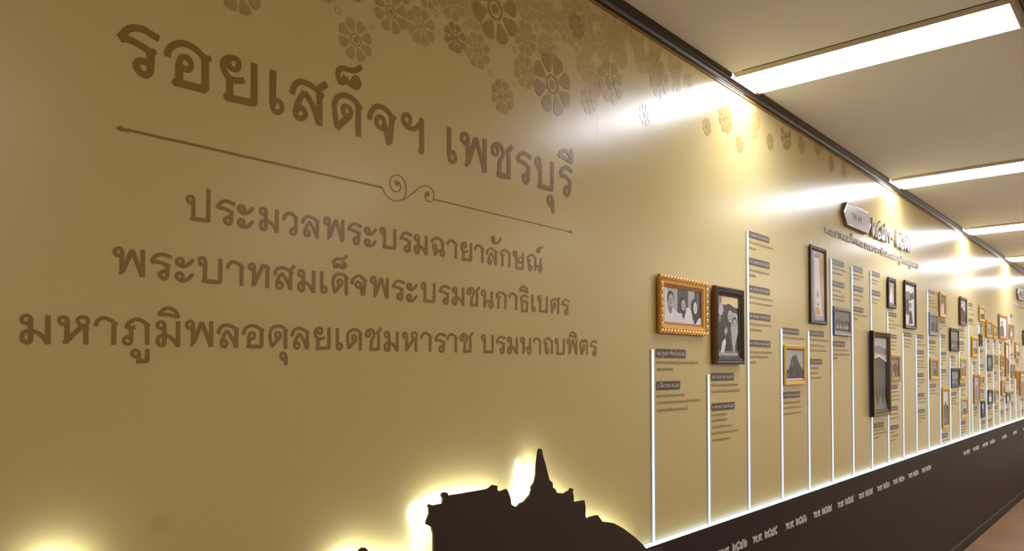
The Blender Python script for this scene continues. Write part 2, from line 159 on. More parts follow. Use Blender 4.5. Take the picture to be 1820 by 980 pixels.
FRA=[["F1",2225,2568,1562,1760,18.5,"gold_ornate"],["F2",2624,2872,1459,1754,25.0,"black"],["F3",3317,3570,1368,1548,14.0,"gold"],["F4",3637,3862,1658,2034,14.0,"dark"],["F5",3967,4249,1612,1760,14.0,"silver"],["F6",4577,4924,1166,1658,29.5,"dark_ornate"],["F7",5003,5209,1363,1527,14.0,"wood"],["F8",4950,5123,1812,1999,14.0,"dark"],["F9",5318,5603,1702,2012,17.5,"dark"],["F10",5974,6254,1679,1842,14.0,"silver"],["F11",6315,6525,1824,2013,14.0,"gold"],["F12",6653,6964,1575,1759,14.0,"dark"],["F13",7008,7267,1796,2028,18.5,"brown"],["F14",6011,6254,1359,1519,14.0,"gold"],["F15",6369,6593,987,1298,14.0,"gold"],["F16",6666,6970,1290,1444,14.0,"dark"],["F17",7024,7247,1351,1528,14.0,"gold"],["F18",7019,7296,1035,1198,14.0,"gold"],["F19",7861,8107,1866,2006,14.5,"gold"],["F20",7509,7755,1541,1718,14.0,"gold"],["F21",7827,7952,1640,1752,14.0,"dark"],["F22",8182,8458,1732,1893,19.5,"gold"],["F23",8555,8774,1732,1868,14.0,"gold"],["F24",8870,9339,1738,1986,16.5,"wood"],["F25",9505,9816,1757,1914,14.0,"wood"],["F26",9914,10193,1548,1733,14.0,"gold"],["F27",10492,10874,1708,1884,14.0,"dark"],["F28",9245,9462,1358,1713,14.0,"wood"],["F29",8199,8473,1418,1571,14.0,"dark"],["F30",8564,8780,1450,1581,14.0,"gold"],["F31",8922,9150,1431,1583,14.0,"gold"],["F32",9611,9849,1336,1487,14.0,"wood"],["F33",8987,9190,1161,1323,14.0,"gold"],["F34",8221,8467,1102,1238,14.0,"dark"],["F35",8588,8811,1111,1238,14.0,"gold"],["F36",9264,9510,1079,1197,14.0,"silver"],["F37",7564,7816,1134,1390,14.0,"wood"],["F38",7871,8041,1288,1370,14.0,"gold"],["F39",7876,8055,996,1147,14.0,"dark"],["F40",9949,10082,1175,1418,14.0,"wood"],["F41",10223,10605,1126,1410,18.5,"wood"]]
CAP=[[1,2223,2430,1479,1510,[[2521,1463],[2341,1440]]],[1,2225,2388,1370,1400,[[2422,1350],[2543,1327],[2442,1301]]],[2,2626,2821,1396,1426,[[2861,1379],[2876,1355]]],[2,2627,2826,1283,1312,[[2761,1267],[2758,1246],[2802,1221],[2861,1198],[2786,1172]]],[3,2969,3180,1982,2008,[[3222,1962],[3039,1938]]],[3,2970,3181,1870,1899,[[3177,1847],[3037,1826]]],[3,2969,3182,1757,1785,[[3215,1736],[3205,1713]]],[3,2967,3186,1645,1673,[[3197,1625],[3090,1602]]],[3,2968,3183,1533,1561,[[3204,1510],[3158,1490],[3039,1467]]],[4,3319,3517,1597,1625,[[3588,1580]]],[4,3320,3521,1309,1338,[[3517,1288],[3531,1265],[3537,1239]]],[5,3651,3848,1598,1626,[[3921,1580],[3847,1553],[3887,1529]]],[5,3656,3821,1462,1489,[[3769,1444],[3764,1419],[3811,1397]]],[6,3974,4167,1975,2004,[[4212,1957],[4147,1933]]],[6,3971,4164,1864,1893,[[4109,1844],[4171,1818],[4171,1797]]],[6,3980,4169,1555,1585,[[4228,1538],[4237,1514],[4055,1496]]],[7,4308,4486,1973,2004,[[4505,1953],[4444,1933]]],[7,4305,4493,1866,1895,[[4502,1844],[4450,1818]]],[7,4306,4495,1753,1781,[[4561,1736],[4397,1713]]],[8,4644,4817,1980,2006,[[4798,1955],[4741,1936]]],[8,4641,4825,1868,1897,[[4806,1845],[4760,1824]]],[8,4674,4868,1095,1123,[[4885,1081],[4932,1060],[4768,1037]]],[9,4986,5172,1764,1788,[[5116,1738],[5231,1714],[5152,1693]]],[9,4982,5172,1627,1652,[[5175,1608],[5174,1584],[5147,1560]]],[9,4990,5181,1315,1340,[[5196,1296],[5215,1272],[5214,1248]]],[9,4985,5186,1181,1208,[[5197,1159],[5196,1135]]],[9,5005,5194,1065,1091,[[5129,1048],[5192,1024],[5127,1000]]],[10,5330,5532,1650,1677,[[5530,1628],[5544,1606],[5486,1584]]],[11,5665,5849,1647,1674,[[5816,1626],[5902,1603]]],[11,5660,5852,1540,1567,[[5891,1519],[5858,1492],[5809,1470],[5888,1451]]],[11,5684,5853,1384,1409,[[5868,1363],[5851,1344],[5772,1319]]],[11,5686,5864,1248,1273,[[5927,1233],[5893,1210]]],[11,5689,5867,1137,1160,[[5890,1118],[5889,1099],[5777,1076]]],[12,6001,6195,1981,2005,[[6107,1955],[6192,1931],[6174,1911],[6225,1887]]],[12,6002,6205,1619,1645,[[6230,1599],[6177,1579],[6193,1555]]],[12,6021,6208,1303,1331,[[6181,1283],[6250,1259]]],[13,6338,6532,1782,1811,[[6550,1765],[6435,1740]]],[13,6369,6536,1670,1697,[[6544,1649],[6543,1628],[6448,1607]]],[13,6372,6549,1542,1567,[[6538,1523],[6537,1502],[6441,1476]]],[13,6357,6543,1409,1436,[[6570,1388],[6474,1363]]],[13,6380,6577,917,951,[[6624,896],[6545,871]]],[14,6695,6846,1517,1541,[[6855,1500],[6813,1473]]],[14,6711,6905,1227,1254,[[6924,1205],[6860,1184],[6964,1162],[6795,1131]]],[15,7049,7215,1743,1768,[[7213,1722],[7280,1699]]],[15,7044,7209,1635,1663,[[7230,1617],[7229,1594],[7115,1566]]],[15,7048,7247,1291,1319,[[7257,1268],[7143,1246],[7209,1223]]],[15,7064,7253,979,1009,[[7263,961],[7239,938],[7215,915],[7124,888]]],[16,7413,7594,1974,2003,[[7604,1950],[7651,1907]]],[16,7406,7598,1842,1869,[[7671,1821]]],[17,7549,7736,1474,1503,[[7726,1452],[7724,1423]]],[17,7593,7756,1076,1108,[[7806,1056],[7701,1032]]],[18,7892,8052,1817,1847,[[8091,1796],[8035,1771]]],[18,7891,8065,1586,1612,[[8050,1569],[8021,1543]]],[18,7883,8071,1450,1478,[[8069,1427]]],[18,7909,8084,1219,1250,[[8082,1199],[8081,1174]]],[18,7919,8122,936,968,[[8120,915],[8119,890],[8034,860]]],[19,8240,8384,1681,1707,[[8396,1657],[8394,1631]]],[19,8263,8437,1358,1387,[[8464,1337],[8463,1311]]],[19,8272,8462,1055,1087,[[8475,1037],[8473,1011]]],[19,8279,8470,936,965,[[8467,915],[8436,889]]],[20,8595,8734,1687,1715,[[8764,1666],[8762,1638]]],[20,8621,8777,1382,1412,[[8807,1360],[8805,1333]]],[20,8630,8787,1040,1076,[[8816,1016]]],[21,8929,9094,1687,1718,[[9092,1662],[9090,1634]]],[21,8957,9106,1368,1405,[[9103,1346]]],[21,8954,9139,1103,1131,[[9153,1081]]],[21,8947,9130,979,1019,[[9145,957]]],[22,9560,9767,1990,2023,[[9725,1963]]],[22,9633,9765,1713,1740,[[9781,1689]]],[22,9622,9774,1574,1601,[[9771,1550]]],[22,9601,9770,1270,1309,[[9748,1243]]],[22,9629,9800,1158,1189,[[9778,1134]]],[22,9621,9792,1047,1077,[[9770,1026]]],[23,9271,9431,993,1022,[[9428,970]]],[23,9311,9490,1307,1334,[[9488,1284]]],[24,9986,10168,1498,1538,[[10165,1473]]],[24,9959,10099,1150,1184,[[10096,1125]]],[25,10324,10496,1063,1095,[[10471,1038]]],[25,10314,10507,929,970,[[10504,903]]]]
YRS=[[2605,2798,"๒๔๙๒"],[2907,3151,"๒๔๙๕"],[3248,3485,"๒๔๙๖"],[3586,3825,"๒๔๙๗"],[3924,4172,"๒๔๙๘"],[4262,4524,"๒๔๙๙"],[4599,4842,"๒๕๐๐"],[4926,5179,"๒๕๐๑"],[5273,5527,"๒๕๐๒"],[5617,5867,"๒๕๐๓"],[6957,7226,"๒๕๐๗"],[7343,7743,"๒๕๐๘"],[7770,8069,"๒๕๐๙"],[8126,8419,"๒๕๑๐"],[8798,9067,"๒๕๑๓"],[9463,9770,"๒๕๑๕"],[10181,10532,"๒๕๑๗"]]
SIL=[[347,1142],[376,1151],[405,1158],[414,1162],[419,1155],[460,1134],[519,1097],[602,1061],[704,1047],[807,1040],[910,1047],[934,1064],[951,1066],[959,1064],[965,1072],[972,1075],[979,1074],[985,1068],[990,1059],[1054,1035],[1171,1001],[1171,1033],[1171,1069],[1166,1086],[1161,1090],[1149,1096],[1151,1104],[1159,1118],[1158,1130],[1154,1136],[1159,1139],[1169,1135],[1200,1135],[1201,1144],[1195,1155],[1200,1159],[1207,1160],[1214,1158],[1217,1151],[1348,1150],[1359,1153],[1369,1158],[1385,1154],[1384,1145],[1389,1140],[1400,1139],[1419,1142],[1424,1136],[1434,1116],[1436,1102],[1447,1095],[1459,1091],[1472,1099],[1490,1102],[1512,1116],[1518,1129],[1516,1135],[1530,1146],[1537,1165],[1539,1191],[1547,1227],[1551,1232],[1560,1230],[1564,1214],[1576,1187],[1587,1157],[1592,1145],[1606,1136],[1606,1124],[1618,1117],[1624,1107],[1661,1101],[1669,1105],[1681,1105],[1686,1112],[1698,1109],[1696,1097],[1700,1092],[1700,1072],[1751,1070],[1756,1050],[1755,1025],[1765,1014],[1774,1019],[1815,1019],[1823,1013],[1840,996],[1871,990],[1902,982],[1953,958],[2014,923],[2059,893],[2091,867]]
TAP=[[[1184,1018],[1184,1071],[1169,1099],[1177,1124],[1213,1125],[1225,1137],[1287,1136],[1359,1135],[1400,1127],[1423,1092],[1462,1071],[1505,1088],[1532,1113],[1547,1156],[1555,1199],[1566,1154],[1580,1122],[1611,1100],[1669,1081],[1676,1060],[1726,1053],[1737,1015],[1780,999],[1825,985],[1896,963],[1957,932],[2020,894],[2059,862]],[[910,1024],[944,1048],[977,1056],[1006,1039],[1086,1017],[1160,1004]],[[376,1138],[415,1151],[460,1120]]]
YZ=(0.7425,0.7733)
# ---------------------------------------------------------------- materials
def wall_material():
    m=mat('cream_laminate',(199,180,123),.27,.5); nt=m.node_tree; b=nt.nodes['Principled BSDF']
    tc=nt.nodes.new('ShaderNodeTexCoord'); no=nt.nodes.new('ShaderNodeTexNoise'); no.inputs['Scale'].default_value=3; no.inputs['Detail'].default_value=5
    nt.links.new(tc.outputs['Object'],no.inputs['Vector'])
    mx=nt.nodes.new('ShaderNodeMix'); mx.data_type='RGBA'; mx.inputs['A'].default_value=col((197,178,119)); mx.inputs['B'].default_value=col((201,183,127))
    nt.links.new(no.outputs['Fac'],mx.inputs['Factor'])
    # a round grey stain low on the wall
    vd=nt.nodes.new('ShaderNodeVectorMath'); vd.operation='DISTANCE'; vd.inputs[1].default_value=(WX,.579,1.18)
    nt.links.new(tc.outputs['Object'],vd.inputs[0])
    mr=nt.nodes.new('ShaderNodeMapRange'); mr.interpolation_type='SMOOTHSTEP'; mr.inputs['From Min'].default_value=.006; mr.inputs['From Max'].default_value=.026; mr.inputs['To Min'].default_value=.13; mr.inputs['To Max'].default_value=0
    nt.links.new(vd.outputs['Value'],mr.inputs['Value'])
    m2=nt.nodes.new('ShaderNodeMix'); m2.data_type='RGBA'; m2.inputs['B'].default_value=col((110,95,62))
    nt.links.new(mr.outputs['Result'],m2.inputs['Factor']); nt.links.new(mx.outputs['Result'],m2.inputs['A']); nt.links.new(m2.outputs['Result'],b.inputs['Base Color'])
    # slight waviness of the sheet
    n2=nt.nodes.new('ShaderNodeTexNoise'); n2.inputs['Scale'].default_value=9; nt.links.new(tc.outputs['Object'],n2.inputs['Vector'])
    bp=nt.nodes.new('ShaderNodeBump'); bp.inputs['Strength'].default_value=.12; bp.inputs['Distance'].default_value=.004
    nt.links.new(n2.outputs['Fac'],bp.inputs['Height']); nt.links.new(bp.outputs[0],b.inputs['Normal'])
    return m
def floor_material():
    m=mat('wood_planks',(120,84,54),.45,.4); nt=m.node_tree; b=nt.nodes['Principled BSDF']
    tc=nt.nodes.new('ShaderNodeTexCoord'); br=nt.nodes.new('ShaderNodeTexBrick'); br.offset=.37
    br.inputs['Scale'].default_value=1; br.inputs['Brick Width'].default_value=1.2; br.inputs['Row Height'].default_value=.15; br.inputs['Mortar Size'].default_value=.0015
    br.inputs['Color1'].default_value=col((148,106,66)); br.inputs['Color2'].default_value=col((132,94,56)); br.inputs['Mortar'].default_value=col((70,48,30))
    mp=nt.nodes.new('ShaderNodeMapping'); mp.inputs['Scale'].default_value=(3,40,1)
    no=nt.nodes.new('ShaderNodeTexNoise'); no.inputs['Scale'].default_value=2; no.inputs['Detail'].default_value=6
    nt.links.new(tc.outputs['Object'],br.inputs['Vector']); nt.links.new(tc.outputs['Object'],mp.inputs[0]); nt.links.new(mp.outputs[0],no.inputs['Vector'])
    mx=nt.nodes.new('ShaderNodeMix'); mx.data_type='RGBA'; mx.blend_type='MULTIPLY'; mx.inputs['Factor'].default_value=.55
    rp=nt.nodes.new('ShaderNodeValToRGB'); rp.color_ramp.elements[0].color=(.5,.45,.4,1); rp.color_ramp.elements[0].position=.35; rp.color_ramp.elements[1].color=(1.1,1.1,1.1,1); rp.color_ramp.elements[1].position=.65
    nt.links.new(no.outputs['Fac'],rp.inputs[0]); nt.links.new(br.outputs['Color'],mx.inputs['A']); nt.links.new(rp.outputs[0],mx.inputs['B']); nt.links.new(mx.outputs['Result'],b.inputs['Base Color'])
    return m
M_wall=wall_material(); M_floor=floor_material()
M_ceil=mat('ceiling_paint',(246,250,250),.8,.2,noise=.02,nscale=4)
M_room=mat('pale_paint',(243,241,236),.7,.3,noise=.02,nscale=4)
M_dark=mat('dark_brown_laminate',(36,26,20),.5,.18,noise=.06,nscale=20)
M_crown=mat('dark_crown_wood',(44,31,23),.24,.4,noise=.2,nscale=25)
M_gilt=mat('gilt_edge',(150,112,50),.4,.5,noise=.1)
M_ink=mat('brown_vinyl',(138,104,38),.28,.52,noise=.02)
M_white=mat('white_letter',(205,198,195),.4,.5,noise=.02)
M_grey=mat('brushed_grey_metal',(178,173,168),.3,.5,metal=.35,noise=.05,nscale=80)
M_pale=mat('pale_grey_letter',(192,186,178),.35,.5,noise=.03)
M_greyside=mat('brown_grey_edge',(110,92,80),.5,.4,noise=.04)
M_groove=mat('engraved_grey',(112,108,104),.5,.4,noise=.03)
M_tag=mat('tag_brown',(72,52,40),.33,.5,noise=.03); M_tagt=mat('tag_white_text',(225,215,205),.5,.3,noise=.01); M_cap=mat('caption_ink',(122,101,60),.45,.4,noise=.02)
M_flange=mat('lamp_housing',(205,196,170),.5,.3,noise=.01)
M_gapshade=mat('painted_gap_shade',(70,60,44),.7,.2)
M_panel=mat('lamp_diffuser',(240,243,255),.5,emit=PANEL); M_panelf=mat('lamp_diffuser_side_row',(255,246,230),.5,emit=PANEL_FAR)
M_led=mat('led_cool_white',(172,210,255),.5,emit=LEDV); M_ledge=mat('led_ledge_diffuser',(190,220,255),.5,emit=LEDW)
M_halo=mat('led_warm_white',(236,248,250),.5,emit=HALO)
M_sil=mat('silhouette_brown',(50,37,28),.5,.3,noise=.05,nscale=15)
for m in (M_panel,M_panelf,M_halo): m.cycles.emission_sampling='FRONT'
for m in (M_led,M_ledge): m.cycles.emission_sampling='NONE'
M_fl=[]
for i in range(6):
    t=(.36,.48,.62,.72,.86,1)[i]; a=(199,179,121); bb=(162,134,76)
    M_fl.append(mat('printed_flower_tint_%d'%i,tuple(a[k]*(1-t)+bb[k]*t for k in range(3)),.28,.52))
# ---------------------------------------------------------------- room shell
Y0,Y1,XR=-2.4,12.8,1.9
b=MB(); b.box(WX-.1,WX,Y0-.1,Y1+.1,-.1,ZC+.1); WALL=struct(b.build('wall_left',M_wall))
b=MB(); b.box(XR,XR+.1,Y0-.1,Y1+.1,-.1,ZC+.1); struct(b.build('wall_right',M_room))
b=MB(); b.box(WX,XR,Y0-.1,Y0,-.1,ZC+.1); struct(b.build('wall_back',M_room))
b=MB(); b.box(WX,XR,Y1,Y1+.1,-.1,ZC+.1); struct(b.build('wall_front',M_room))
b=MB(); b.box(WX,XR,Y0,Y1,-.1,0); struct(b.build('floor',M_floor))
b=MB(); b.box(WX,XR,Y0,Y1,ZC,ZC+.1); struct(b.build('ceiling',M_ceil))
b=MB()                                   # cover strips over the joints of the wall sheets
for y in (-.16,.859,1.888,2.917,3.946,4.975,6.004,7.033,8.062,9.091,10.12,11.15): b.box(WX,WX+.00015,y-.0006,y+.0006,.87,2.544)
b.build('panel_seam',M_wall,WALL)
# ceiling lamps set the gaps in the crown moulding
LY=[(2.755,3.022),(4.93,5.225),(7.06,7.41),(9.16,9.56),(11.35,11.7)]
b=MB()
# crown moulding: thin continuous lower band, thick board interrupted at each lamp
pr=[(WX,2.5505),(WX+.008,2.5515),(WX+.0085,2.5545),(WX+.0125,2.5555),(WX+.0145,2.5605),(WX+.0195,2.5665),(WX+.025,2.5705),(WX+.025,2.580),(WX,2.580)]
n=len(pr); b.add([(p[0],Y0,p[1]) for p in pr]+[(p[0],Y1,p[1]) for p in pr],[tuple(range(n)),tuple(range(2*n-1,n-1,-1))]+[(i,n+i,n+(i+1)%n,(i+1)%n) for i in range(n)])
def board(b,y0,y1):
    pr=[(WX+.006,2.5610),(WX+.0155,2.5605),(WX+.0175,2.5650),(WX+.0215,2.5675),(WX+.027,2.5695),(WX+.0335,2.5765),(WX+.034,ZC),(WX+.006,ZC)]
    n=len(pr); b.add([(p[0],y0,p[1]) for p in pr]+[(p[0],y1,p[1]) for p in pr],[tuple(range(n)),tuple(range(2*n-1,n-1,-1))]+[(i,n+i,n+(i+1)%n,(i+1)%n) for i in range(n)])
ys=[Y0]+[v for p in LY for v in p]+[Y1]
for i in range(0,len(ys),2): board(b,ys[i],ys[i+1])
CROWN=struct(b.build('trim_1',M_crown))
b=MB(); b.box(WX,WX+.005,Y0,Y1,2.5435,2.5505); b.build('gilt_line',M_gilt,CROWN)
# long dark beams under the ceiling
for k,x in enumerate((-.335,.90)):
    b=MB(); b.box(x,x+.05,Y0,Y1,ZC-.012,ZC); b.box(x+.008,x+.042,Y0,Y1,ZC-.02,ZC-.012); struct(b.build('trim_%d'%(k+2),M_crown))
# dark dado with glowing ledge, baseboard
DX=WX+.033; ZD=.8685
b=MB(); b.box(WX,DX,2.06,Y1,0,ZD-.006); b.box(DX-.003,DX,2.06,Y1,ZD-.006,ZD); struct(b.build('trim_4',M_dark))
b=MB(); pr=[(DX,0),(WX+.045,0),(WX+.045,.066),(WX+.041,.074),(WX+.036,.077),(DX,.077)]
n=len(pr); b.add([(p[0],Y0,p[1]) for p in pr]+[(p[0],Y1,p[1]) for p in pr],[tuple(range(n-1,-1,-1)),tuple(range(n,2*n))]+[(i,(i+1)%n,n+(i+1)%n,n+i) for i in range(n)])
struct(b.build('baseboard_left',M_dark))
o=MB(); o.box(WX+.0005,DX-.003,2.06,Y1-.01,ZD-.006,ZD-.001)
tag(o.build('ledge_light',M_ledge),'long horizontal pale blue glowing strip along the top of the dark dado','light strip')
# ---------------------------------------------------------------- ceiling lamps
LAMPLAB=['nearest ceiling lamp panel, the largest bright white bar above the flower print','second ceiling lamp panel, ending on the crown moulding above the grey plaque','third ceiling lamp panel along the wall, beyond the grey plaque','fourth ceiling lamp panel along the wall, small and far off','farthest ceiling lamp panel at the end of the corridor']
def lamp(x0,x1,y0,y1,lab,mt,near):
    t=thing('ceiling_lamp',lab,'lamp',((x0+x1)/2,(y0+y1)/2,ZC-.012),'lamp panels across the ceiling')
    h=.012; i=.022; li=i if not near else .002
    vs=[(x0,y0,ZC),(x1,y0,ZC),(x1,y1,ZC),(x0,y1,ZC),(x0+li,y0+i,ZC-h),(x1-i,y0+i,ZC-h),(x1-i,y1-i,ZC-h),(x0+li,y1-i,ZC-h)]
    b=MB(); b.add(vs,[(0,1,5,4),(1,2,6,5),(2,3,7,6)]+([] if near else [(3,0,4,7)]))
    b.build('housing',M_flange,t)
    e=.004; b=MB(); b.box(x0+.04,x1,y0-e,y0,ZC-.0015,ZC); b.box(x0+.04,x1,y1,y1+e,ZC-.0015,ZC); b.box(x1,x1+e,y0-e,y1+e,ZC-.0015,ZC); b.build('gap_shade_strip',M_gapshade,t)  # dark strips paint in the shadow line between housing and ceiling
    b=MB(); b.add([(x0+li,y0+i,ZC-h),(x1-i,y0+i,ZC-h),(x1-i,y1-i,ZC-h),(x0+li,y1-i,ZC-h)]+[vs[0],vs[3]],[(3,2,1,0)]+([(3,0,4,5)] if near else [])); b.build('diffuser',mt,t)
for (a,c),lb in zip(LY,LAMPLAB): lamp(WX+.0355,-.345,a,c,lb,M_panel,True)
for k,(a,c) in enumerate(LY): lamp(.96,1.86,a,c,'ceiling lamp panel of the side row, '+['nearest','second','third','fourth','farthest'][k]+' one','%s'%'' and M_panelf or M_panelf,False)
for k,(a,c) in enumerate(((.62,.89),(-1.55,-1.28))): lamp(.96,1.86,a,c,['unseen ceiling lamp panel added as fill beside the viewer','unseen ceiling lamp panel added as fill behind the viewer'][k],M_panelf,False)  # two unseen lamps added to fill the left part of the wall
# ---------------------------------------------------------------- printed flowers (pattern of the wall print)
b=MB()
for k,(fy,fz,R,s) in enumerate(sorted(FLO,key=lambda q:q[3])):
    y,z,R=fy/1000,fz/1000,R/1000; mi=min(5,int(s/100*6)); x=WX+.0003+k*.00001
    def petal(a,l0,l1,wd):
        ca,sa=math.cos(a),math.sin(a); e=[]
        for (rr,ww) in ((l0,.22),(l0+.10,.42),(.68,.85),(.80,1.0),(.90,.92),(.97,.6),(1.0,.18),(1.0,-.18),(.97,-.6),(.90,-.92),(.80,-1.0),(.68,-.85),(l0+.10,-.42),(l0,-.22)):
            ry=rr*l1; rw=ww*wd; e.append((y+(ca*ry-sa*rw)*R,z+(sa*ry+ca*rw)*R))
        e=e[::-1]
        if e and True:
            pts=[p for p in e]
            if all(p[1]<2.5435 for p in pts): b.poly(pts[::-1],x,mi)
    for j in range(8):
        a=math.pi*(j/4+.125); petal(a,.40,1.0,.275)
    if z<2.54-R*.34:
        n=28
        for rin,rout in ((.24,.33),(0,.15)):
            if rin: b.ribbon([(y+(rin+rout)/2*R*math.cos(2*math.pi*i/n),z+(rin+rout)/2*R*math.sin(2*math.pi*i/n)) for i in range(n)],(rout-rin)*R,x,0,True,mi)
            else: b.disc((y,z),rout*R,x,0,20,mi)
for y,z,R in RIN:
    b.ribbon([(y/1000+R/1000*.8*math.cos(2*math.pi*i/16),z/1000+R/1000*.8*math.sin(2*math.pi*i/16)) for i in range(16)],R/1000*.35,WX+.0003,0,True,2)
b.build('flower_print',M_fl,WALL)
# ---------------------------------------------------------------- lettering on the wall
XI=WX+.0009
def lettering(lab,y,z,x=XI): return thing('wall_lettering',lab,'lettering',(x,y,z),'brown lettering on the cream wall')
T=lettering('large brown headline lettering, biggest line of writing on the cream wall',1.1,1.94)
for part in (TITLE[:9],TITLE[9:]):
    b=MB()
    for g in part:
        for s in g: stroke(b,s,lambda a:a/1000,lambda c:c/1000,.001,.0138,XI,0,7)
    b.build('word',M_ink,T)
LLAB=['first and shortest of the three smaller brown text lines, just under the ornamental divider','middle one of the three smaller brown text lines under the divider','lowest and longest of the three smaller brown text lines on the wall']
for (z0,h,gl),lb in zip(LN,LLAB):
    T=lettering(lb,(gl[0][1]+gl[-1][1])/2000,z0)
    for part in ([gl] if gl[0][0]!='ม' else [gl[:23],gl[23:]]):
        b=MB()
        for ch,y in part:
            for s in GL[ch][1]: stroke(b,s,lambda a:y/1000+a/100*h,lambda c:z0+c/100*h,h/100*.8,.0073,XI,0,6)
        b.build('word',M_ink,T)
b=MB()
for i,s in enumerate(DV): stroke(b,s,lambda a:a/1000,lambda c:c/1000,.001,.0042 if i==0 else .0026,XI,0,8,False)
for y,z,rr in DVD: b.disc((y/1000,z/1000),rr/1000*1.3,XI,0,14)
for H in (HEADL,HEADR): b.poly([(H[i]/1000,H[i+1]/1000) for i in range(0,len(H),2)][::-1],XI)
tag(b.build('divider_ornament',M_ink),'thin brown divider line with two scrolls and arrow tips under the headline','ornament')
# ---------------------------------------------------------------- backlit skyline
SO=.045
t=thing('skyline_panel','dark backlit cutout of a hilltop temple skyline glowing at its edges','cutout',(WX+SO,1.3,0))
pts=[(y/1000,z/1000) for y,z in SIL]
pts=[(-.6,.08),(-.6,pts[0][1]-.02)]+pts+[(2.19,.86),(2.19,.08)]
from mathutils.geometry import tessellate_polygon
tri=tessellate_polygon([[Vector((p[0],p[1],0)) for p in pts]])
b=MB(); n=len(pts); x0,x1=WX+SO-.006,WX+SO
b.add([(x0,p[0],p[1]) for p in pts]+[(x1,p[0],p[1]) for p in pts],[])
for q in tri:
    a=pts[q[0]];bb=pts[q[1]];c=pts[q[2]]
    if (bb[0]-a[0])*(c[1]-a[1])-(c[0]-a[0])*(bb[1]-a[1])<0: q=(q[0],q[2],q[1])
    b.f.append(tuple(i+n for i in q)); b.f.append(tuple(q[::-1])); b.m+=[0,0]
for i in range(n):
    j=(i+1)%n; b.f.append((i,n+i,n+j,j)); b.m.append(0)
b.build('panel',M_sil,t)
for tp_ in TAP:
    b=MB(); b.ribbon([(p[0]/1000,p[1]/1000) for p in tp_],.006,x0-.003); b.f=[q[::-1] for q in b.f]; b.build('led_tape',M_halo,t)
for y in (.1,.6,1.2,1.5,1.7,2.0):
    b=MB(); b.box(WX+.0005,x0,y-.008,y+.008,.70,.716); b.build('spacer',M_dark,t)
# ---------------------------------------------------------------- vertical light strips
ORD=['first','second','third','fourth','fifth','sixth','seventh','eighth','ninth','tenth','eleventh','twelfth','thirteenth','fourteenth','fifteenth','sixteenth','seventeenth','eighteenth','nineteenth','twentieth','twenty-first','twenty-second','twenty-third','twenty-fourth','twenty-fifth','twenty-sixth']
srt=sorted(range(len(STR)),key=lambda i:STR[i][0]); RANK={i:k for k,i in enumerate(srt)}
SW=.0115
for i,(y,z) in enumerate(STR):
    lb='%s vertical white light strip counted from the big brown lettering'%ORD[RANK[i]]
    if i==2: lb='third vertical white light strip, the tallest, beside the deep black frame'
    t=thing('light_strip',lb,'light strip',(WX,y/1000,ZD),'vertical light strips on the timeline wall')
    b=MB(); y_=y/1000; z_=z/1000
    b.box(WX+.0003,WX+.006,y_-SW/2,y_+SW/2,ZD-.001,z_); b.build('diffuser',M_led,t)
    b=MB(); b.box(WX+.0003,WX+.0045,y_-SW/2-.0012,y_-SW/2,ZD-.001,z_+.001); b.box(WX+.0003,WX+.0045,y_+SW/2,y_+SW/2+.0012,ZD-.001,z_+.001); b.box(WX+.0003,WX+.0045,y_-SW/2,y_+SW/2,z_,z_+.001)
    b.build('channel',M_flange,t)
# ---------------------------------------------------------------- date captions
DATES=['๑๗ กุมภาพันธ์ ๒๔๘๙','๔ มีนาคม ๒๔๘๙','๒๙ เมษายน ๒๔๙๒','๑ พฤษภาคม ๒๔๙๒','๘ เมษายน ๒๔๙๕','๒๔ เมษายน ๒๔๙๕','๑๑ พฤษภาคม ๒๔๙๕','๑๖ พฤษภาคม ๒๔๙๕','๑๘ พฤษภาคม ๒๔๙๕','๒๖ มกราคม ๒๔๙๖','๓๐ พฤษภาคม ๒๔๙๖']
WORDS='เสด็จฯ พระราชดำเนิน ณ เพชรบุรี ทรงเปิดอาคาร และ ทรงงาน ราษฎร อำเภอ บ้าน ลาด ชะอำ ทอดพระเนตร โครงการ เสด็จฯ ทรงเยี่ยม ประชาชน จังหวัด เพชรบุรี'.split(' ')
GL.update({'ฤ':GL['ถ'],'ึ':GL['ิ'],'ำ':GL['า'],'แ':[GL['เ'][0]*2+14,GL['เ'][1]+[[s[0]]+[v+(GL['เ'][0]+14 if k%2==0 else 0) for k,v in enumerate(s[1:])] for s in GL['เ'][1]]],'ฎ':GL['ภ'],'ช':GL['ช'],'ผ':GL['พ'],'ื':GL['ี'],'ํ':GL['่']})
random.seed(5)
cnt={}
for c in CAP: cnt.setdefault(c[0],[]).append(c)
NUM=['no','one','two','three','four','five']
ci=0
